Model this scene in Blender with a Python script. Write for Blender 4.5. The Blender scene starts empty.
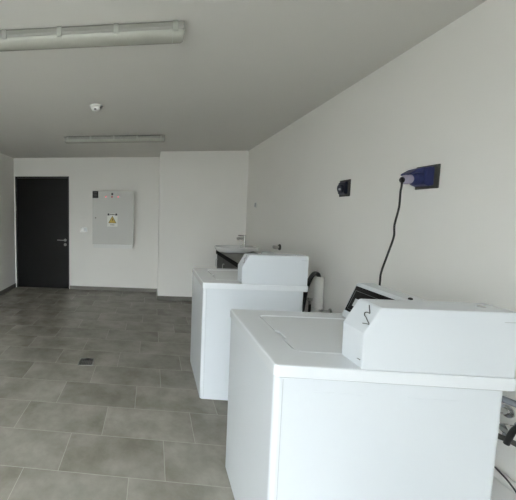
import bpy, bmesh, math, random
from mathutils import Vector, Matrix
random.seed(4)
S = bpy.context.scene
COL = S.collection
PI = math.pi

# ------------------------------------------------------------------ materials
def new_mat(name):
    m = bpy.data.materials.new(name); m.use_nodes = True
    nt = m.node_tree; b = nt.nodes['Principled BSDF']
    return m, nt, b
def mat(name, col, rough=.5, metal=0., var=.04, scale=6., bump=0., bscale=200., spec=.5, coat=0., emit=0.):
    """plain procedural surface: colour with a faint noise mottling, optional fine bump"""
    m, nt, b = new_mat(name)
    N = nt.nodes; L = nt.links
    tc = N.new('ShaderNodeTexCoord')
    no = N.new('ShaderNodeTexNoise'); no.inputs['Scale'].default_value = scale; no.inputs['Detail'].default_value = 4
    L.new(tc.outputs['Object'], no.inputs['Vector'])
    r = N.new('ShaderNodeValToRGB')
    lo = [max(0, c * (1 - var)) for c in col]; hi = [min(1, c * (1 + var)) for c in col]
    r.color_ramp.elements[0].position = .3; r.color_ramp.elements[1].position = .7
    r.color_ramp.elements[0].color = (*lo, 1); r.color_ramp.elements[1].color = (*hi, 1)
    L.new(no.outputs['Fac'], r.inputs['Fac']); L.new(r.outputs['Color'], b.inputs['Base Color'])
    b.inputs['Roughness'].default_value = rough; b.inputs['Metallic'].default_value = metal
    b.inputs['Specular IOR Level'].default_value = spec
    b.inputs['Coat Weight'].default_value = coat
    if emit:
        b.inputs['Emission Color'].default_value = (*col, 1); b.inputs['Emission Strength'].default_value = emit
    if bump:
        n2 = N.new('ShaderNodeTexNoise'); n2.inputs['Scale'].default_value = bscale; n2.inputs['Detail'].default_value = 3
        L.new(tc.outputs['Object'], n2.inputs['Vector'])
        bp = N.new('ShaderNodeBump'); bp.inputs['Strength'].default_value = bump; bp.inputs['Distance'].default_value = .002
        L.new(n2.outputs['Fac'], bp.inputs['Height']); L.new(bp.outputs['Normal'], b.inputs['Normal'])
    return m

def tile_mat():
    """0.3 x 0.6 m stone-look floor tiles, each row shifted by a third, pale grout"""
    m, nt, b = new_mat('floor_tile'); N = nt.nodes; L = nt.links
    def math_(op, a, bb=None):
        n = N.new('ShaderNodeMath'); n.operation = op
        for i, v in enumerate((a, bb)):
            if v is None: continue
            if isinstance(v, (int, float)): n.inputs[i].default_value = v
            else: L.new(v, n.inputs[i])
        return n.outputs[0]
    geo = N.new('ShaderNodeNewGeometry'); sep = N.new('ShaderNodeSeparateXYZ')
    L.new(geo.outputs['Position'], sep.inputs[0]); X, Y = sep.outputs[0], sep.outputs[1]
    v = math_('DIVIDE', math_('SUBTRACT', Y, 1.592), .302)
    row = math_('FLOOR', v); fv = math_('FRACT', v)
    u = math_('DIVIDE', math_('SUBTRACT', math_('SUBTRACT', X, .098), math_('MULTIPLY', row, .201)), .603)
    cu = math_('FLOOR', u); fu = math_('FRACT', u)
    du = math_('MULTIPLY', math_('MINIMUM', fu, math_('SUBTRACT', 1, fu)), .603)
    dv = math_('MULTIPLY', math_('MINIMUM', fv, math_('SUBTRACT', 1, fv)), .302)
    dist = math_('MINIMUM', du, dv)
    mr = N.new('ShaderNodeMapRange'); L.new(dist, mr.inputs['Value'])
    mr.inputs['From Min'].default_value = .0007; mr.inputs['From Max'].default_value = .0021
    mr.inputs['To Min'].default_value = 1; mr.inputs['To Max'].default_value = 0
    grout = mr.outputs[0]
    cmb = N.new('ShaderNodeCombineXYZ'); L.new(cu, cmb.inputs[0]); L.new(row, cmb.inputs[1])
    wn = N.new('ShaderNodeTexWhiteNoise'); L.new(cmb.outputs[0], wn.inputs['Vector'])
    off = N.new('ShaderNodeVectorMath'); off.operation = 'MULTIPLY_ADD'
    L.new(wn.outputs['Color'], off.inputs[0]); off.inputs[1].default_value = (9, 9, 9); L.new(geo.outputs['Position'], off.inputs[2])
    n1 = N.new('ShaderNodeTexNoise'); n1.inputs['Scale'].default_value = 3.2; n1.inputs['Detail'].default_value = 7; n1.inputs['Roughness'].default_value = .62
    L.new(off.outputs[0], n1.inputs['Vector'])
    ramp = N.new('ShaderNodeValToRGB'); e = ramp.color_ramp.elements
    e[0].position = .34; e[0].color = (.172, .160, .130, 1)
    e[1].position = .66; e[1].color = (.285, .272, .238, 1)
    L.new(n1.outputs['Fac'], ramp.inputs['Fac'])
    hs = N.new('ShaderNodeHueSaturation'); L.new(ramp.outputs['Color'], hs.inputs['Color'])
    val = math_('ADD', math_('MULTIPLY', wn.outputs['Value'], .10), .95); L.new(val, hs.inputs['Value'])
    mx = N.new('ShaderNodeMix'); mx.data_type = 'RGBA'
    L.new(grout, mx.inputs['Factor']); L.new(hs.outputs['Color'], mx.inputs['A']); mx.inputs['B'].default_value = (.335, .32, .285, 1)
    L.new(mx.outputs['Result'], b.inputs['Base Color'])
    rr = math_('ADD', math_('MULTIPLY', grout, .35), math_('ADD', math_('MULTIPLY', n1.outputs['Fac'], .10), .13))
    L.new(rr, b.inputs['Roughness']); b.inputs['Specular IOR Level'].default_value = .12
    bp = N.new('ShaderNodeBump'); bp.inputs['Strength'].default_value = .25; bp.inputs['Distance'].default_value = .001
    L.new(math_('SUBTRACT', 1, grout), bp.inputs['Height']); L.new(bp.outputs['Normal'], b.inputs['Normal'])
    return m

def glass_mat():
    m, nt, b = new_mat('window_glass')
    b.inputs['Base Color'].default_value = (.97, .99, .99, 1); b.inputs['Roughness'].default_value = .0
    b.inputs['Transmission Weight'].default_value = 1; b.inputs['IOR'].default_value = 1.02
    return m
def clear_mat():
    """clear ribbed polycarbonate cover of the battens"""
    m, nt, b = new_mat('diffuser_plastic'); N = nt.nodes; L = nt.links
    tc = N.new('ShaderNodeTexCoord'); w = N.new('ShaderNodeTexNoise'); w.inputs['Scale'].default_value = 8
    L.new(tc.outputs['Object'], w.inputs['Vector'])
    r = N.new('ShaderNodeValToRGB'); r.color_ramp.elements[0].color = (.34, .34, .30, 1); r.color_ramp.elements[1].color = (.42, .42, .37, 1)
    L.new(w.outputs['Fac'], r.inputs['Fac']); L.new(r.outputs['Color'], b.inputs['Base Color'])
    b.inputs['Roughness'].default_value = .22; b.inputs['Specular IOR Level'].default_value = .7
    return m

M = {
 'wall': mat('wall_paint', (.815, .80, .765), .75, var=.012, scale=1.5, bump=.06, bscale=90),
 'ceil': mat('ceiling_paint', (.68, .665, .63), .85, var=.012, scale=1.2),
 'skirt': mat('skirting_tile', (.20, .19, .165), .4, var=.1, scale=7),
 'tile': tile_mat(),
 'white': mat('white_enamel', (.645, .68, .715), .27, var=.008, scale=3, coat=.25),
 'whitetoplit': mat('white_enamel_toplit', (.735, .765, .795), .24, var=.008, scale=3, coat=.7),  # same enamel as the cabinet, lightened to stand in for light from above
 'whiteplastic': mat('white_plastic', (.77, .77, .75), .4, var=.01),
 'seam': mat('seam_grey', (.42, .44, .46), .5, var=.02),
 'hole': mat('dark_gap', (.03, .03, .032), .6),
 'black': mat('black_panel', (.007, .007, .008), .3, var=.1, spec=.15),
 'rubber': mat('black_rubber', (.014, .014, .014), .5, var=.1),
 'greyhose': mat('grey_hose', (.16, .17, .19), .4, var=.2, scale=60),
 'door': mat('anthracite_door', (.0050, .0052, .0053), .42, var=.05, scale=2, spec=.22),
 'doorframe': mat('door_frame_black', (.009, .009, .010), .45),
 'chrome': mat('chrome', (.62, .62, .61), .18, metal=1, var=.03),
 'brushed': mat('brushed_steel', (.50, .50, .48), .33, metal=1, var=.08, scale=40),
 'greygrate': mat('grate_grey', (.085, .085, .076), .5, var=.3, scale=60),
 'satin': mat('satin_steel', (.26, .26, .25), .4, metal=1, var=.05),
 'darksteel': mat('dark_steel', (.10, .10, .095), .4, metal=.8, var=.1),
 'panel': mat('grey_sheet_steel', (.56, .555, .525), .42, var=.01, scale=2),
 'sticker': mat('sticker_white', (.75, .75, .70), .5),
 'yellow': mat('sticker_yellow', (.62, .44, .05), .5),
 'red': mat('red_indicator', (.85, .06, .08), .4, emit=.75),
 'tray': mat('batten_tray_grey', (.27, .27, .245), .5, var=.05, scale=12),
 'clip': mat('batten_clip', (.36, .36, .33), .35, var=.03),
 'diff': clear_mat(),
 'blue': mat('blue_plastic', (.012, .019, .095), .4, var=.08),
 'bluedark': mat('dark_blue_plastic', (.006, .007, .022), .4, var=.1),
 'plate': mat('grey_socket_plate', (.050, .050, .044), .5, var=.06),
 'violet': mat('plug_grey_violet', (.36, .33, .42), .45, var=.04),
 'ceramic': mat('ceramic', (.76, .77, .75), .12, var=.01, coat=.5),
 'counter': mat('grey_counter', (.11, .11, .10), .5, var=.15, scale=30),
 'cabinet': mat('dark_cabinet', (.044, .045, .042), .5, var=.08, spec=.2),
 'edge': mat('black_edge', (.004, .004, .004), .7, spec=.05),
 'pvc': mat('white_pvc', (.74, .73, .69), .35, var=.02),
 'alu': mat('window_aluminium', (.30, .30, .30), .4, var=.02),
 'glass': glass_mat(),
 'ground': mat('outside_paving', (.09, .088, .08), .8, var=.1),
}

# ------------------------------------------------------------------ geometry helpers
def prop(o, label=None, cat=None, group=None, kind=None):
    if label: o['label'] = label
    if cat: o['category'] = cat
    if group: o['group'] = group
    if kind: o['kind'] = kind
    return o
def link(name, bm, m, parent=None, smooth=False, loc=None, bevel=0, seg=2):
    bmesh.ops.recalc_face_normals(bm, faces=bm.faces[:])
    me = bpy.data.meshes.new(name); bm.to_mesh(me); bm.free()
    ms = m if isinstance(m, (list, tuple)) else [m]
    for x in ms: me.materials.append(x)
    if smooth:
        for p in me.polygons: p.use_smooth = True
        me.set_sharp_from_angle(angle=math.radians(38))
        wn = True
    else: wn = False
    o = bpy.data.objects.new(name, me); COL.objects.link(o)
    if loc: o.location = loc
    if parent: o.parent = parent
    if wn and not bevel:
        md = o.modifiers.new('weighted_normal', 'WEIGHTED_NORMAL'); md.keep_sharp = True; md.weight = 100
    if bevel:
        md = o.modifiers.new('bevel', 'BEVEL'); md.width = bevel; md.segments = seg; md.limit_method = 'ANGLE'; md.angle_limit = math.radians(40)
    return o
def empty(name, loc, label, cat, group=None, rz=0):
    o = bpy.data.objects.new(name, None); COL.objects.link(o); o.location = loc; o.rotation_euler.z = rz
    o.empty_display_size = .1
    return prop(o, label, cat, group)
def box(bm, x0, x1, y0, y1, z0, z1, mi=0):
    vs = [bm.verts.new(p) for p in ((x0,y0,z0),(x1,y0,z0),(x1,y1,z0),(x0,y1,z0),(x0,y0,z1),(x1,y0,z1),(x1,y1,z1),(x0,y1,z1))]
    for f in ((0,3,2,1),(4,5,6,7),(0,1,5,4),(1,2,6,5),(2,3,7,6),(3,0,4,7)):
        bm.faces.new([vs[i] for i in f]).material_index = mi
def loop_faces(bm, loops, cap0=True, cap1=True, mi=0):
    rows = [[bm.verts.new(p) for p in l] for l in loops]
    n = len(rows[0])
    for a, b in zip(rows, rows[1:]):
        for i in range(n):
            bm.faces.new((a[i], a[(i+1)%n], b[(i+1)%n], b[i])).material_index = mi
    if cap0: bm.faces.new(rows[0][::-1]).material_index = mi
    if cap1: bm.faces.new(rows[-1]).material_index = mi
    return rows
def rrect(x0, x1, y0, y1, r, n=6):
    pts = []
    for cx, cy, a0 in ((x1-r,y1-r,0),(x0+r,y1-r,90),(x0+r,y0+r,180),(x1-r,y0+r,270)):
        for i in range(n+1):
            a = math.radians(a0 + 90*i/n); pts.append((cx + r*math.cos(a), cy + r*math.sin(a)))
    return pts
def rbox(bm, x0, x1, y0, y1, z0, z1, r=.02, b=.004, n=6, bot=True, mi=0):
    """box with rounded vertical edges and a rolled top (and bottom) rim"""
    def L(d, z): return [(x, y, z) for x, y in rrect(x0+d, x1-d, y0+d, y1-d, max(r-d, .0008), n)]
    ls = []
    if bot: ls += [L(b, z0), L(b*.3, z0+b*.3), L(0, z0+b)]
    else: ls += [L(0, z0)]
    ls += [L(0, z1-b), L(b*.3, z1-b*.3), L(b, z1)]
    loop_faces(bm, ls, mi=mi)
def ring(c, ax, r, n=20, up=None):
    ax = Vector(ax).normalized(); t = Vector((0,0,1)) if abs(ax.z) < .9 else Vector((1,0,0))
    u = ax.cross(t).normalized(); v = ax.cross(u)
    return [tuple(Vector(c) + r*(math.cos(2*PI*i/n)*u + math.sin(2*PI*i/n)*v)) for i in range(n)]
def lathe(bm, base, ax, prof, n=24, mi=0):
    """prof: (distance along axis, radius)"""
    ax = Vector(ax).normalized()
    loop_faces(bm, [ring(Vector(base) + ax*h, ax, max(r, .0004), n) for h, r in prof], mi=mi)
def cyl(bm, a, b, r, n=20, r2=None, mi=0):
    a, b = Vector(a), Vector(b); L = (b-a).length; r2 = r if r2 is None else r2; e = min(r, r2, L/2)*.18
    lathe(bm, a, b-a, [(0, r-e), (e, r), (L-e, r2), (L, r2-e)], n, mi)
def catmull(pts, k=8):
    P = [Vector(p) for p in pts]; P = [2*P[0]-P[1]] + P + [2*P[-1]-P[-2]]; out = []
    for i in range(1, len(P)-2):
        for j in range(k):
            t = j/k; a, b, c, d = P[i-1:i+3]
            out.append(.5*((2*b) + (-a+c)*t + (2*a-5*b+4*c-d)*t*t + (-a+3*b-3*c+d)*t**3))
    return out + [P[-2]]
def tube(bm, pts, r, n=10, k=8, mi=0):
    P = catmull(pts, k); T = [(P[min(i+1, len(P)-1)] - P[max(i-1, 0)]).normalized() for i in range(len(P))]
    u = T[0].cross(Vector((.31, .17, .93))).normalized(); loops = []
    for p, t in zip(P, T):
        u = (u - t*u.dot(t)).normalized(); v = t.cross(u)
        loops.append([tuple(p + r*(math.cos(2*PI*i/n)*u + math.sin(2*PI*i/n)*v)) for i in range(n)])
    loop_faces(bm, loops, mi=mi)
def prism(bm, prof, y0, y1, mi=0):
    """profile in x,z extruded along y"""
    loop_faces(bm, [[(x, y0, z) for x, z in prof], [(x, y1, z) for x, z in prof]], mi=mi)
def prism_x(bm, prof, x0, x1, mi=0):
    loop_faces(bm, [[(x0, y, z) for y, z in prof], [(x1, y, z) for y, z in prof]], mi=mi)
def struct(name, bm, m, parent=None, **k):
    o = link(name, bm, m, parent, **k)
    if not parent: o['kind'] = 'structure'
    return o
B = bmesh.new

# ------------------------------------------------------------------ room shell (metres; x right, y away, z up)
XL, XR, YB, YK, XK, H = -2.583, 1.491, 5.59, 5.09, .118, 2.439
YF, T = -.8, .15
bm = B(); box(bm, XL-T, XR+T, YF-T, YB+T+.6, -.12, 0); struct('floor', bm, M['tile'])
bm = B(); box(bm, XL-T, XR+T, YF-T, YB+T, H, H+.15); struct('ceiling', bm, M['ceil'])
bm = B(); box(bm, XL-T, XL, YF-T, YB+T, 0, H); struct('wall_left', bm, M['wall'])
bm = B(); box(bm, XR, XR+T, YF-T, YB+T, 0, H); struct('wall_right', bm, M['wall'])
DX0, DX1, DH = -2.560, -1.530, 2.10
bm = B()
box(bm, XL, DX0-.0, YB, YB+T, 0, H); box(bm, DX0, DX1, YB, YB+T, DH, H); box(bm, DX1, XR, YB, YB+T, 0, H); box(bm, DX0-.02, DX1+.02, YB+T, YB+T+.1, 0, DH+.02)  # last box: unseen blocker added behind the door to stop light leaking in
struct('wall_back', bm, M['wall'])
bm = B(); box(bm, XK, XR, YK, YB, 0, H); struct('wall_projection', bm, M['wall'])
# glazed front behind the photographer
WX0, WX1, WZ0, WZ1, NW = -2.5, .10, .04, 2.41, 3
bm = B()
box(bm, XL, WX0, YF-T, YF, 0, H); box(bm, WX1, XR, YF-T, YF, 0, H)
box(bm, WX0, WX1, YF-T, YF, 0, WZ0); box(bm, WX0, WX1, YF-T, YF, WZ1, H)
struct('wall_front', bm, M['wall'])
bm = B(); fy0, fy1 = YF-.10, YF-.05
box(bm, WX0, WX1, fy0, fy1, WZ0, WZ0+.05); box(bm, WX0, WX1, fy0, fy1, WZ1-.05, WZ1)
for i in range(NW+1):
    x = WX0 + (WX1-WX0-.05)*i/NW; box(bm, x, x+.05, fy0, fy1, WZ0+.05, WZ1-.05)
win = struct('window_1', bm, M['alu'])
for i in range(NW):
    a = WX0 + (WX1-WX0-.05)*i/NW + .05; b = WX0 + (WX1-WX0-.05)*(i+1)/NW
    bm = B(); box(bm, a, b, YF-.078, YF-.072, WZ0+.05, WZ1-.05); link('pane', bm, M['glass'], win)
# skirting
BH, BT = .078, .012
bm = B(); box(bm, XL, XL+BT, YF, YB-BT, 0, BH); struct('baseboard_left', bm, M['skirt'], bevel=.002)
bm = B(); box(bm, DX1+.012, XK-BT, YB-BT, YB, 0, BH-.012); struct('baseboard_back', bm, M['skirt'], bevel=.002)
bm = B(); box(bm, XK-BT, XR-BT, YK-BT, YK, 0, BH-.005); box(bm, XK-BT, XK, YK, YB-BT, 0, BH-.005); struct('baseboard_corner', bm, M['skirt'], bevel=.002)
bm = B(); box(bm, XR-BT, XR, YF, YK-BT, 0, BH); struct('baseboard_right', bm, M['skirt'], bevel=.002)
bm = B(); box(bm, .31, XR-BT, YF, YF+BT, 0, BH); struct('baseboard_front', bm, M['skirt'], bevel=.002)

# door
bm = B()
box(bm, DX0, DX0+.03, YB-.004, YB+T, 0, DH); box(bm, DX1-.022, DX1, YB-.004, YB+T, 0, DH); box(bm, DX0+.03, DX1-.022, YB-.004, YB+T, DH-.03, DH)
door = struct('door_1', bm, M['doorframe'])
bm = B(); box(bm, DX0+.033, DX1-.026, YB+.004, YB+.048, .008, DH-.033); link('door_leaf', bm, M['door'], door, bevel=.002)
bm = B(); hx, hz = DX1-.075, .925
lathe(bm, (hx, YB+.005, hz), (0,-1,0), [(0,.026),(.007,.026),(.009,.023)]); cyl(bm, (hx, YB, hz), (hx, YB-.05, hz), .009)
tube(bm, [(hx, YB-.048, hz), (hx-.03, YB-.05, hz), (hx-.135, YB-.05, hz+.004)], .009)
link('door_handle', bm, M['satin'], door, smooth=True)
bm = B(); lathe(bm, (hx, YB+.005, hz-.085), (0,-1,0), [(0,.027),(.008,.027),(.01,.024)]); box(bm, hx-.003, hx+.003, YB-.008, YB-.004, hz-.095, hz-.075)
link('door_lock', bm, M['satin'], door, smooth=True)
for z in (1.50, .12, 1.86):
    bm = B(); cyl(bm, (DX0+.022, YB-.008, z-.045), (DX0+.022, YB-.008, z+.045), .009); link('door_hinge', bm, M['darksteel'], door, smooth=True)

# ------------------------------------------------------------------ washing machines
HT, LT, WW, WD = .936, .047, .641, .722
def make_washer(loc, label):
    t = empty('washing_machine', loc, label, 'washing machine', 'coin washing machines')
    # cabinet: wrap-round side/front shell, corner radius as on the real sheet metal
    bm = B(); rbox(bm, 0.004, WD+.014, 0.004, WW-.004, .008, HT-LT, r=.020, b=.003, n=6)
    # long shallow pressed marks near the top of the side
    for a, b in ((.138, .300), (.440, .602)):
        for y in (.0042, WW-.0042):
            box(bm, a, b, y-.0012, y+.0012, HT-LT-.047, HT-LT-.0435)
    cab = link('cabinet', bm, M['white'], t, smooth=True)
    for y in (.0038, WW-.0038):
        bm = B(); box(bm, .030, .0318, y-.0006, y+.0006, .03, HT-LT-.006); link('seam', bm, M['seam'], cab)
    bm = B(); box(bm, .10, .62, .0030, .0042, .030, .052); link('kick_strip', bm, M['white'], cab)
    for fx in (.07, .65):
        for fy in (.08, .56):
            bm = B(); lathe(bm, (fx, fy, 0), (0,0,1), [(0,.018),(.002,.022),(.006,.022),(.0075,.010),(.03,.010)], 16)
            link('foot', bm, M['rubber'], t, smooth=True)
    # top with a rimmed opening for the lid
    X0, X1, Y0, Y1 = 0, WD+.044, 0, WW
    lx0, lx1, ly0, ly1 = .118, .560, .118, .545
    bm = B()
    def O(d, z, r=.016): return [(x, y, z) for x, y in rrect(X0+d, X1-d, Y0+d, Y1-d, max(r-d, .001), 6)]
    def I(d, z, r=.035): return [(x, y, z) for x, y in rrect(lx0+d, lx1-d, ly0+d, ly1-d, max(r-d, .004), 6)]
    loops = [I(.007, HT-.012), I(.007, HT-.006), I(.004, HT-.002), I(0, HT+.0012), I(-.004, HT+.0012), I(-.008, HT), O(.010, HT), O(.003, HT-.003), O(0, HT-.010), O(0, HT-LT+.004), O(.004, HT-LT)]
    loop_faces(bm, loops)
    link('top', bm, M['whitetoplit'], t, smooth=True)
    # lid: slab with a finger notch in the front edge
    ol = rrect(lx0+.009, lx1-.009, ly0+.009, ly1-.009, .028, 6)
    new = []
    for i, p in enumerate(ol):
        new.append(p); q = ol[(i+1) % len(ol)]
        if abs(p[0]-q[0]) < 1e-6 and p[0] < .2 and p[1] > q[1]:      # front edge, running towards -y
            yy = (.340, .328, .252, .240); dd = (0, .014, .014, 0)
            for y, e in zip(yy, dd): new.append((p[0]+e, y))
    bm = B(); loop_faces(bm, [[(x, y, HT-.0105) for x, y in new], [(x, y, HT-.001) for x, y in new]])
    lid = link('lid', bm, M['whitetoplit'], t, bevel=.0025)
    # sloping control console behind the lid
    prof = [(.555, HT), (.562, .962), (.618, 1.108), (.628, 1.114), (.695, 1.114), (.705, 1.106), (.712, HT)]
    bm = B(); prism(bm, prof, .128, .592)
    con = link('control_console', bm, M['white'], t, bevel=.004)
    # face frame axes: u along y, w up the slope
    a = Vector((.562, 0, .962)); w = (Vector((.618, 0, 1.108)) - a); L_ = w.length; w.normalize(); nrm = Vector((-w.z, 0, w.x))
    def slab(bm, y0, y1, s0, s1, h0, h1, mi=0):
        vs = []
        for h in (h0, h1):
            for y, s in ((y0,s0),(y1,s0),(y1,s1),(y0,s1)):
                p = a + w*s + nrm*h; vs.append(bm.verts.new((p.x, y, p.z)))
        for f in ((0,1,2,3),(4,5,6,7),(0,1,5,4),(1,2,6,5),(2,3,7,6),(3,0,4,7)): bm.faces.new([vs[i] for i in f]).material_index = mi
    bm = B(); slab(bm, .138, .582, .010, L_-.010, -.001, .0020); pan = link('control_panel', bm, M['black'], con); prop(pan, 'glossy black control panel')
    bm = B(); slab(bm, .150, .570, .122, .124, .002, .0024); slab(bm, .150, .570, .022, .024, .002, .0024); slab(bm, .150,.152,.024,.122,.002,.0024); slab(bm, .568,.570,.024,.122,.002,.0024)
    link('panel_outline', bm, M['greyhose'], pan)
    for i in range(4):
        bm = B(); slab(bm, .250+i*.055, .280+i*.055, .050, .066, .002, .0045); link('button', bm, M['plate'], pan, bevel=.001)
    bm = B(); slab(bm, .50, .545, .045, .085, .002, .0035); link('label_patch', bm, M['seam'], pan)
    # coin box along the near edge of the top
    prof = [(.285, HT-.0005), (.283, HT+.127), (.331, 1.152), (.338, 1.1545), (.748, 1.1545), (.753, 1.150), (.753, HT-.0005)]
    bm = B(); prism(bm, prof, .002, .117)
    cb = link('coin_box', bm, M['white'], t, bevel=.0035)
    bm = B(); lathe(bm, (.691, .062, 1.154), (0,0,1), [(0,.011),(.003,.011),(.004,.009)], 18); box(bm, .688, .694, .0600, .0635, 1.156, 1.1585)
    prop(link('lock', bm, M['chrome'], cb, smooth=True), 'round chrome key lock')
    bm = B(); box(bm, .705, .753, .0012, .0022, 1.121, 1.1235); link('side_seam', bm, M['seam'], cb)
    # bent wire catch and gap on the sloping front of the box
    n2 = Vector((-(1.152-HT-.127), 0, .048)).normalized()
    sa = Vector((.283, 0, HT+.127)); sw = Vector((.048, 0, 1.152-HT-.127))
    def sp(y, s, h=.002): p = sa + sw*s + n2*h; return (p.x, y, p.z)
    bm = B(); tube(bm, [sp(.052,.95), sp(.040,.82), sp(.029,.70), sp(.040,.70), sp(.049,.65), sp(.043,.56), sp(.034,.53), sp(.020,.45), sp(.004,.36), sp(.016,.33), sp(.030,.29)], .0015, 6, 5)
    prop(link('catch', bm, M['darksteel'], cb, smooth=True), 'dark bent wire catch')
    bm = B(); tube(bm, [(.2825,.010,.966), (.281,.017,.967), (.282,.025,.965)], .0014, 6, 4)
    link('pin', bm, M['darksteel'], cb, smooth=True)
    return t
near = make_washer((.441, 1.098, 0), 'nearest white coin-operated top-load washing machine, black control panel visible')
def clone(o, parent=None):
    c = o.copy(); COL.objects.link(c)
    if parent: c.parent = parent
    for ch in o.children: clone(ch, c)
    return c
far = clone(near); far.location = (.394, 2.362, 0)
far['label'] = 'farther white coin-operated top-load washing machine, in front of the washbasin counter'
# small black plug only the near machine shows on the top of its console
bm = B(); lathe(bm, (.640, .285, 1.1135), (0,0,1), [(0,.0075),(.004,.0085),(.007,.007),(.009,.003)], 14)
knob = link('knob', bm, M['rubber'], near.children[[c.name.split('.')[0] for c in near.children].index('control_console')], smooth=True)

# ------------------------------------------------------------------ electrical panel on the back wall
PX0, PX1, PZ0, PZ1, PD = -1.052, -.320, .886, 1.826, .20
ep = empty('electrical_panel', ((PX0+PX1)/2, YB, PZ0), 'grey wall-mounted electrical panel with red indicator lights and warning sticker', 'electrical panel')
ep.location = (0, 0, 0)
ep.location = ((PX0+PX1)/2, YB-.002, PZ0); off = -Vector(ep.location)
def epl(name, bm, m, parent=ep, **k):
    if parent is ep: bmesh.ops.translate(bm, verts=bm.verts[:], vec=off)
    else: bmesh.ops.translate(bm, verts=bm.verts[:], vec=off)
    return link(name, bm, m, parent, **k)
bm = B(); box(bm, PX0+.004, PX1-.004, YB-PD+.028, YB-.002, PZ0+.004, PZ1-.004); epl('housing', bm, M['panel'], bevel=.004)
bm = B(); box(bm, PX0, PX1, YB-PD, YB-PD+.025, PZ0, PZ1); pd = epl('panel_door', bm, M['panel'], bevel=.005)
bm = B(); box(bm, PX0+.012, PX1-.02, YB-.15, YB-.002, PZ0-.075, PZ0-.004); epl('cable_duct', bm, M['whiteplastic'], bevel=.003)
fy = YB-PD
bm = B(); box(bm, PX0+.002, PX0+.106, fy-.012, fy+.001, 1.700, 1.822); d_ = epl('meter', bm, M['black'], pd, bevel=.004); prop(d_, 'square black meter display')
bm = B()
for z in (1.735, 1.762, 1.79): box(bm, PX0+.022, PX0+.086, fy-.0128, fy-.0118, z, z+.012)
epl('display', bm, M['plate'], d_)
for x in (-.812, -.596):
    bm = B(); lathe(bm, (x, fy+.001, 1.722), (0,-1,0), [(0,.017),(.006,.017),(.008,.013)], 20); il = epl('indicator_light', bm, M['chrome'], pd, smooth=True)
    bm = B(); lathe(bm, (x, fy-.006, 1.722), (0,-1,0), [(0,.0125),(.006,.0115),(.010,.006)], 20); prop(epl('lens', bm, M['red'], il, smooth=True), 'glowing red lens')
M['dimred'] = mat('dim_red_indicator', (.55, .13, .13), .4)
bm = B(); lathe(bm, (-.704, fy+.001, 1.722), (0,-1,0), [(0,.016),(.006,.016),(.010,.008)], 20); prop(epl('indicator_light', bm, M['dimred'], pd, smooth=True), 'dim red indicator light')
bm = B(); lathe(bm, (-.700, fy+.001, 1.772), (0,-1,0), [(0,.019),(.006,.019),(.014,.012),(.022,.012)], 20); prop(epl('selector_knob', bm, M['black'], pd, smooth=True), 'black knob')
bm = B(); lathe(bm, (PX0+.058, fy+.001, 1.352), (0,-1,0), [(0,.012),(.004,.012),(.005,.009)], 16); epl('keyhole', bm, M['darksteel'], pd, smooth=True)
# warning sticker: heading strip, yellow triangle with a black flash, text line
SX0, SX1, SZ0, SZ1 = -.786, -.604, 1.200, 1.436
bm = B(); box(bm, SX0, SX1, fy-.001, fy+.001, SZ0, SZ1); st = epl('warning_sticker', bm, M['sticker'], pd); prop(st, 'white sticker with a yellow high-voltage triangle')
bm = B(); y = fy-.0014
box(bm, SX0+.004, SX0+.040, y, fy-.0009, SZ1-.040, SZ1-.004); box(bm, SX1-.040, SX1-.004, y, fy-.0009, SZ1-.040, SZ1-.004)
for i in range(5): box(bm, SX0+.050+i*.017, SX0+.062+i*.017, y, fy-.0009, SZ1-.033, SZ1-.011)
epl('sticker_heading', bm, M['hole'], st)
bm = B()
for i in range(7): box(bm, SX0+.055+i*.0105, SX0+.062+i*.0105, y, fy-.0009, SZ0+.024, SZ0+.037)
epl('sticker_caption', bm, M['hole'], st)
cx = (SX0+SX1)/2
bm = B(); tri = lambda k: [(cx-.072*k, 1.262+.045*(1-k)), (cx+.072*k, 1.262+.045*(1-k)), (cx, 1.262+.045*(1-k)+.128*k)]
prism(bm, tri(1.0), y, fy-.0009); epl('triangle_border', bm, M['hole'], st)
bm = B(); prism(bm, tri(.84), y-.0005, y+.0001); epl('triangle', bm, M['yellow'], st)
bm = B(); z0 = 1.280
prism(bm, [(cx+.004, z0+.062), (cx-.012, z0+.034), (cx-.001, z0+.036), (cx-.006, z0+.006), (cx+.013, z0+.044), (cx+.003, z0+.041), (cx+.012, z0+.062)], y-.001, y-.0004)
epl('flash_symbol', bm, M['hole'], st)

# outlet between door and panel
so = empty('wall_outlet', (-1.247, YB, 1.126), 'small white double wall outlet between the dark door and electrical panel', 'outlet')
bm = B(); box(bm, -.062, .062, -.010, 0, -.042, .042); link('cover_plate', bm, M['brushed'], so, bevel=.003)
for x in (-.028, .030):
    bm = B(); box(bm, x-.022, x+.022, -.013, -.009, -.026, .026); link('insert', bm, M['whiteplastic'] if x < 0 else M['seam'], so, bevel=.002)
# switch plate on right wall near the basin
sw = empty('wall_switch', (XR, 4.655, 1.582), 'small white wall switch on the right wall above the washbasin', 'switch')
bm = B(); box(bm, -.009, 0, -.042, .042, -.042, .042); link('cover_plate', bm, M['whiteplastic'], sw, bevel=.003)
bm = B(); box(bm, -.013, -.008, -.026, .026, -.030, .030); link('rocker', bm, M['seam'], sw, bevel=.002)

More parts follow.
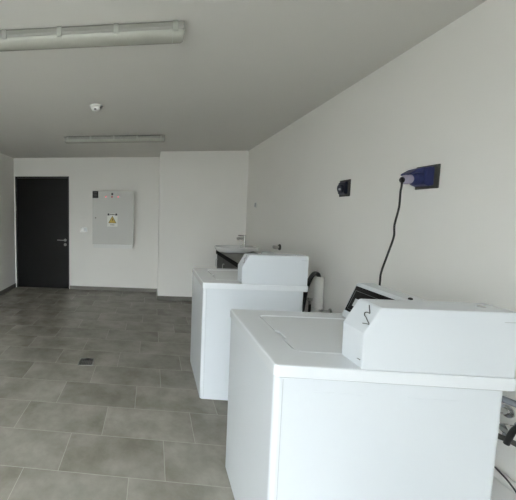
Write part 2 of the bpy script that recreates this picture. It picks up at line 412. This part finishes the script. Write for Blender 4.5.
# ------------------------------------------------------------------ ceiling battens and detector
def batten(loc, label):
    t = empty('ceiling_light', loc, label, 'ceiling light', 'fluorescent ceiling lights')
    Lh = .65
    bm = B(); prism_x(bm, [(-.056,-.007),(.056,-.007),(.058,-.030),(.054,-.042),(-.054,-.042),(-.058,-.030)], -Lh, Lh)
    link('tray', bm, M['tray'], t, bevel=.002)
    bm = B(); box(bm, -Lh+.03, Lh-.03, -.046, .046, -.0075, 0); link('shadow_line_strip', bm, M['plate'], t)  # dark strip added to draw the shadow line between tray and ceiling
    bm = B(); n = 12; pr = [(.052*math.cos(PI*i/n), -.042-.036*math.sin(PI*i/n)) for i in range(n+1)]
    loop_faces(bm, [[(x, y*s, -.042+(z+.042)*s) for y, z in pr] for x, s in ((-Lh-.004,.55),(-Lh+.001,.86),(-Lh+.012,1),(Lh-.012,1),(Lh-.001,.86),(Lh+.004,.55))])
    df = link('diffuser', bm, M['diff'], t, smooth=True)
    for s in (-1, 1):
        bm = B(); pr2 = [(y*1.03, -.042+(z+.042)*1.03) for y, z in pr]
        x = s*(Lh-.055); loop_faces(bm, [[(x-.0015, a, b) for a, b in pr2], [(x+.0015, a, b) for a, b in pr2]]); link('rib', bm, M['clip'], df)
    for i in range(5):
        for s in (-1, 1):
            x = -Lh+.045 + i*(2*Lh-.09)/4
            bm = B(); box(bm, x-.012, x+.012, min(s*.054, s*.061), max(s*.054, s*.061), -.052, -.004)
            cyl(bm, (x, s*.060, -.012), (x, s*.064, -.012), .006, 10)
            link('clip', bm, M['clip'], t, bevel=.0015)
    return t
l1 = batten((-.505, 1.716, H), 'nearer unlit fluorescent batten, cut off by the left edge of the photo')
l2 = clone(l1); l2.location = (-.508, 4.060, H); l2['label'] = 'farther unlit fluorescent batten, between smoke detector and back wall'
sd = empty('smoke_detector', (-.534, 2.89, H), 'round white smoke detector on the ceiling between the two lights', 'smoke detector')
bm = B(); lathe(bm, (0,0,0), (0,0,-1), [(0,.058),(.010,.060),(.014,.054)], 28); link('base', bm, M['whiteplastic'], sd, smooth=True)
bm = B(); lathe(bm, (0,0,-.014), (0,0,-1), [(0,.047),(.014,.046),(.026,.034),(.031,.018),(.031,0)], 28); link('cap', bm, M['whiteplastic'], sd, smooth=True)
bm = B(); lathe(bm, (0,-.030,-.035), (0,0,-1), [(0,.012),(.008,.010)], 12); link('sensor', bm, M['hole'], sd, smooth=True)

# ------------------------------------------------------------------ industrial sockets on the right wall
def socket(name, y, z, label, w, h):
    t = empty(name, (XR, y, z), label, 'power socket')
    bm = B(); box(bm, -.010, 0, -w/2, w/2, -h/2, h/2); link('mounting_plate', bm, M['plate'], t, bevel=.003)
    for sy in (-1, 1):
        for sz in (-1, 1):
            bm = B(); cyl(bm, (-.009, sy*(w/2-.009), sz*(h/2-.009)), (-.0125, sy*(w/2-.009), sz*(h/2-.009)), .004, 10); link('screw', bm, M['darksteel'], t, smooth=True)
    return t
s1 = socket('power_socket', 1.861, 1.671, 'blue industrial socket with grey plate, plug and black cord plugged in', .140, .126)
bm = B(); prism(bm, [(-.009,-.046),(-.009,.050),(-.030,.053),(-.050,.050),(-.054,-.040),(-.03,-.050)], -.050, .046); link('housing', bm, M['blue'], s1, bevel=.006)
bm = B(); lathe(bm, (-.046,0,-.004), (-1,0,-.12), [(0,.042),(.026,.040),(.030,.037),(.028,.031)], 28); link('shroud', bm, M['blue'], s1, smooth=True)
bm = B(); prism(bm, [(-.048,.018),(-.044,.052),(-.080,.042),(-.116,.020),(-.114,.010),(-.080,.022)], -.036, .036); link('hinged_cap', bm, M['blue'], s1, bevel=.004)
pc = empty('power_lead', (1.40, 1.861, 1.66), 'black power cord with blue and grey plug hanging down the right wall', 'power cord')
o3 = -Vector(pc.location)
def pcl(name, bm, m, **k): bmesh.ops.translate(bm, verts=bm.verts[:], vec=o3); return link(name, bm, m, pc, **k)
ax = Vector((-1, -.05, -.12)).normalized(); p0 = Vector((1.445, 1.861, 1.667))
bm = B(); lathe(bm, p0, ax, [(0,.028),(.026,.029),(.030,.033),(.034,.033),(.045,.026)], 24); prop(pcl('plug', bm, M['blue'], smooth=True), 'blue plug front')
bm = B(); lathe(bm, p0+ax*.045, ax, [(0,.024),(.006,.026),(.030,.025),(.040,.019)], 24); prop(pcl('plug_grip', bm, M['violet'], smooth=True), 'grey-violet plug grip')
bm = B(); lathe(bm, p0+ax*.082, ax, [(0,.016),(.008,.016),(.014,.009)], 20); pcl('gland', bm, M['rubber'], smooth=True)
e = p0+ax*.090
bm = B(); tube(bm, [tuple(e), (1.345,1.838,1.625), (1.340,1.836,1.590), (1.328,1.821,1.508), (1.309,1.816,1.411), (1.291,1.790,1.347), (1.274,1.800,1.248), (1.257,1.809,1.155), (1.243,1.794,1.099), (1.235,1.78,.95), (1.24,1.74,.70), (1.30,1.66,.45)], .0047, 10)
pcl('cord', bm, M['rubber'], smooth=True)
s2 = socket('power_socket', 2.583, 1.666, 'dark blue industrial socket with nothing plugged in, farther along the right wall', .126, .128)
bm = B(); prism(bm, [(-.009,-.046),(-.009,.050),(-.020,.050),(-.032,.040),(-.032,-.040),(-.02,-.048)], -.044, .044); link('housing', bm, M['bluedark'], s2, bevel=.005)
bm = B(); lathe(bm, (-.028,0,-.003), (-1,0,-.12), [(0,.035),(.010,.036),(.016,.034),(.019,.026)], 26); link('hinged_cap', bm, M['bluedark'], s2, smooth=True)
bm = B(); cyl(bm, (-.045,-.012,-.008), (-.053,-.012,-.009), .009, 14); link('cap_latch', bm, M['seam'], s2, smooth=True)

# ------------------------------------------------------------------ washbasin corner
vx0, vy0, vy1, vz = .972, 3.42, 4.755, .902
va = empty('vanity_cabinet', (1.24, 4.1, 0), 'dark grey cabinet under the washbasin counter against the right wall', 'cabinet')
o4 = -Vector(va.location)
def val(name, bm, m, parent=va, **k): bmesh.ops.translate(bm, verts=bm.verts[:], vec=o4); return link(name, bm, m, parent, **k)
bm = B(); box(bm, vx0+.032, XR-.003, vy0+.02, vy1-.02, .10, vz-.056); val('carcass', bm, M['cabinet'], bevel=.002)
bm = B(); box(bm, vx0+.08, XR-.003, vy0+.04, vy1-.04, 0, .10); val('plinth', bm, M['edge'])
for i in range(3):
    w = (vy1-vy0-.04)/3; a = vy0+.02+i*w
    bm = B(); box(bm, vx0+.014, vx0+.031, a+.002, a+w-.002, .105, vz-.062); dr = val('door', bm, M['cabinet'], bevel=.0015)
    bm = B(); tube(bm, [(vx0+.014, a+w-.05, .66), (vx0-.008, a+w-.05, .665), (vx0-.008, a+w-.05, .765), (vx0+.014, a+w-.05, .77)], .005, 8, 4); val('handle', bm, M['brushed'], dr, smooth=True)
bm = B(); box(bm, vx0, XR, vy0, vy1, vz-.055, vz, 0); ct = link('countertop', bm, [M['counter'], M['edge']], None)
for f in ct.data.polygons:
    if abs(f.normal.z) < .5: f.material_index = 1
prop(ct, 'grey countertop with black front edge carrying the washbasin', 'countertop')
# oval basin standing on the counter, its front overhanging the edge
wb = empty('washbasin', (1.19, 4.56, vz), 'white oval ceramic washbasin with chrome tap on the grey counter', 'washbasin')
bm = B(); n = 40
def oval(a, b, z, dx=0): return [(dx + a*math.cos(2*PI*i/n), b*math.sin(2*PI*i/n), z) for i in range(n)]
loop_faces(bm, [oval(.20,.150,.0), oval(.235,.172,.004), oval(.262,.188,.022), oval(.278,.196,.044), oval(.280,.198,.052), oval(.276,.194,.057), oval(.255,.176,.056), oval(.24,.165,.050), oval(.205,.14,.030), oval(.12,.08,.016), oval(.02,.02,.014)])
link('bowl', bm, M['ceramic'], wb, smooth=True)
bm = B(); lathe(bm, (0,0,.0145), (0,0,1), [(0,.02),(.003,.021),(.004,.015)], 18); link('waste', bm, M['chrome'], wb, smooth=True)
bm = B(); box(bm, .110, .290, -.150, .150, .022, .0575); link('tap_deck', bm, M['ceramic'], wb, bevel=.008)
wb.scale.z = 1.4
fa = empty('faucet', (1.325, 4.56, vz+.0805), 'chrome faucet with a short thick spout standing at the back of the washbasin', 'faucet')
bm = B(); lathe(bm, (0,0,0), (0,0,1), [(0,.024),(.006,.024),(.008,.018),(.165,.017),(.168,.014)], 22); link('body', bm, M['chrome'], fa, smooth=True)
bm = B(); tube(bm, [(0,0,.115), (-.05,0,.117), (-.108,0,.116)], .017, 12); cyl(bm, (-.092,0,.110), (-.092,0,.092), .011, 14); link('spout', bm, M['chrome'], fa, smooth=True)
bm = B(); tube(bm, [(-.004,0,.158), (-.045,0,.161), (-.090,0,.162)], .008, 8); link('lever', bm, M['chrome'], fa, smooth=True)
# valve stub on the wall beyond the far machine
vs = empty('wall_valve', (XR, 3.75, 1.072), 'small chrome water valve stub on the right wall behind the farther washing machine', 'valve')
bm = B(); lathe(bm, (0,0,0), (-1,0,0), [(0,.036),(.006,.036),(.016,.028)], 24); prop(link('flange', bm, M['darksteel'], vs, smooth=True), 'dark flange')
bm = B(); lathe(bm, (-.012,0,0), (-1,0,0), [(0,.016),(.036,.016),(.038,.019),(.062,.019),(.066,.014)], 20); link('stub', bm, M['brushed'], vs, smooth=True)

# ------------------------------------------------------------------ plumbing behind the machines
def solo(name, bm, m, label, cat, **k): return prop(link(name, bm, m, None, smooth=True, **k), label, cat, k.get('group'))
# standpipe behind the far machine
sp_ = empty('drain_standpipe', (1.425, 2.75, 0), 'upright white plastic drain pipe on the right wall behind the farther washing machine', 'pipe')
bm = B(); lathe(bm, (0,0,0), (0,0,1), [(0,.036),(.001,.038),(.933,.038),(.935,.034),(.93,.032),(.60,.032)], 28); link('pipe', bm, M['pvc'], sp_, smooth=True)
bm = B(); lathe(bm, (0,0,.60), (0,0,1), [(0,.038),(.004,.044),(.060,.044),(.064,.038)], 24); link('coupling', bm, M['pvc'], sp_, smooth=True)
bm = B(); tube(bm, [(1.425,2.75,.80), (1.425,2.75,.90), (1.418,2.747,.940), (1.40,2.742,.960), (1.37,2.730,.958), (1.335,2.715,.915), (1.30,2.70,.82), (1.27,2.68,.65), (1.25,2.68,.40), (1.16,2.69,.25)], .017, 14)
solo('drain_hose', bm, M['rubber'], 'black drain hose arching into the white standpipe behind the farther washing machine', 'hose')
def tap(loc, label, s=1):
    t = empty('water_tap', loc, label, 'tap', 'washing machine water taps')
    bm = B(); lathe(bm, (0,0,0), (-1,0,0), [(0,.026),(.005,.026),(.007,.014),(.050,.013),(.052,.017),(.070,.017),(.074,.010)], 20); link('body', bm, M['chrome'], t, smooth=True)
    bm = B(); cyl(bm, (-.055,0,0), (-.055,0,-.042), .011, 16); link('outlet', bm, M['chrome'], t, smooth=True)
    bm = B(); box(bm, -.082, -.074, -.026, .026, -.007, .007); cyl(bm, (-.072,0,0), (-.083,0,0), .006, 12); link('handle', bm, M['brushed'], t, bevel=.002)
    return t
tap((XR, 2.672, .655), 'chrome water tap beside the standpipe behind the farther washing machine')
tap((XR, 2.90, .69), 'chrome water tap beyond the standpipe behind the farther washing machine')
tap((XR, 1.385, .655), 'upper chrome water tap on the wall behind the nearest washing machine')
tap((XR, 1.330, .615), 'lower chrome water tap on the wall behind the nearest washing machine')
bm = B(); tube(bm, [(1.436,2.672,.612), (1.43,2.66,.55), (1.37,2.62,.47), (1.28,2.57,.50), (1.17,2.55,.62)], .011, 10)
solo('inlet_hose', bm, M['greyhose'], 'grey water hose behind the farther washing machine', 'hose')
bm = B(); tube(bm, [(1.436,2.90,.647), (1.43,2.90,.56), (1.36,2.89,.47), (1.25,2.84,.55), (1.20,2.82,.70), (1.165,2.80,.76)], .011, 10)
solo('inlet_hose', bm, M['rubber'], 'black water hose behind the farther washing machine', 'hose')
bm = B(); tube(bm, [(1.20,1.36,.80), (1.25,1.33,.795), (1.33,1.27,.775), (1.42,1.22,.74), (1.46,1.19,.66)], .013, 10)
solo('inlet_hose', bm, M['greyhose'], 'thick grey hose behind the nearest washing machine, uppermost of the hoses', 'hose')
bm = B(); tube(bm, [(1.20,1.40,.66), (1.26,1.37,.64), (1.34,1.32,.61), (1.42,1.27,.585), (1.455,1.25,.53)], .011, 10)
solo('inlet_hose', bm, M['darksteel'], 'dark grey hose under the taps behind the nearest washing machine', 'hose')
bm = B(); tube(bm, [(1.455,1.12,.69), (1.42,1.15,.735), (1.38,1.205,.720), (1.36,1.235,.675), (1.36,1.257,.60)], .009, 10)
solo('drain_hose', bm, M['rubber'], 'short black rubber hose end hanging behind the nearest washing machine', 'hose')
bm = B(); tube(bm, [(1.19,1.36,.58), (1.26,1.33,.56), (1.34,1.29,.50), (1.40,1.25,.42), (1.42,1.22,.33), (1.43,1.2,.1), (1.42,1.2,.012)], .0032, 8)
solo('thin_cable', bm, M['rubber'], 'thin black cable looping down behind the nearest washing machine', 'cable')
wp = empty('waste_pipe', (1.46, 1.4, .385), 'long white plastic pipe running low along the right wall behind the washing machines', 'pipe')
bm = B(); cyl(bm, (0,-1.0,0), (0,1.235,0), .020, 20); link('pipe', bm, M['pvc'], wp, smooth=True)
for y in (-.7, .5):
    bm = B(); lathe(bm, (0,y,0), (0,1,0), [(0,.020),(.002,.024),(.018,.024),(.020,.020)], 20); box(bm, .018, .031, y+.002, y+.018, -.008, .008); link('pipe_clip', bm, M['whiteplastic'], wp, smooth=True)

# ------------------------------------------------------------------ floor drain
fd = empty('floor_drain', (-.612, 2.855, 0), 'square steel floor drain grate set in the floor tiles', 'floor drain', rz=math.radians(4))
bm = B(); a = .072
for x0, x1, y0, y1 in ((-a,a,-a,-a+.010),(-a,a,a-.010,a),(-a,-a+.010,-a+.010,a-.010),(a-.010,a,-a+.010,a-.010)): box(bm, x0, x1, y0, y1, .0002, .004)
link('rim', bm, M['satin'], fd)
bm = B(); box(bm, -a+.010, a-.010, -a+.010, a-.010, .0002, .0012); link('sump', bm, M['hole'], fd)
bm = B()
for i in range(8):
    x = -a+.012+i*(2*a-.030)/7; box(bm, x, x+.006, -a+.010, a-.010, .0012, .0036)
box(bm, -a+.01, a-.01, -.005, .005, .0012, .0035); link('grate', bm, M['greygrate'], fd)

# ------------------------------------------------------------------ daylight
bm = B(); box(bm, -30, 30, -60, YF-T-.02, -.30, -.14); prop(link('ground', bm, M['ground']), kind='structure')
W = bpy.data.worlds.new('overcast_sky'); S.world = W; W.use_nodes = True
nt = W.node_tree; bg = nt.nodes['Background']
tc = nt.nodes.new('ShaderNodeTexCoord'); sx = nt.nodes.new('ShaderNodeSeparateXYZ'); rp = nt.nodes.new('ShaderNodeValToRGB')
nt.links.new(tc.outputs['Generated'], sx.inputs[0]); nt.links.new(sx.outputs['Z'], rp.inputs['Fac']); nt.links.new(rp.outputs['Color'], bg.inputs['Color'])
rp.color_ramp.elements[0].color = (.63, .66, .675, 1); rp.color_ramp.elements[1].color = (3.4, 3.58, 3.7, 1)
bg.inputs['Strength'].default_value = 7.5

# ------------------------------------------------------------------ camera
R = Vector((0.99455, 0.10378, 0.00993)); U = Vector((-0.01801, 0.07719, 0.99685)); F = Vector((-0.10269, 0.99160, -0.07864))
cd = bpy.data.cameras.new('camera'); cam = bpy.data.objects.new('camera', cd); COL.objects.link(cam); S.camera = cam
cam.matrix_world = Matrix(((R.x,U.x,-F.x,0),(R.y,U.y,-F.y,0),(R.z,U.z,-F.z,1.4692),(0,0,0,1)))
cd.sensor_fit = 'HORIZONTAL'; cd.sensor_width = 36; cd.lens = 307.96/516*36
cd.shift_x = (258-119.93)/516; cd.shift_y = (235.73-250)/516
cd.clip_start = .02
S.view_settings.view_transform = 'Standard'; S.view_settings.look = 'None'; S.view_settings.gamma = 1; S.view_settings.use_curve_mapping = False
S.view_settings.exposure = 0.0
S.cycles.max_bounces = 14; S.cycles.diffuse_bounces = 8
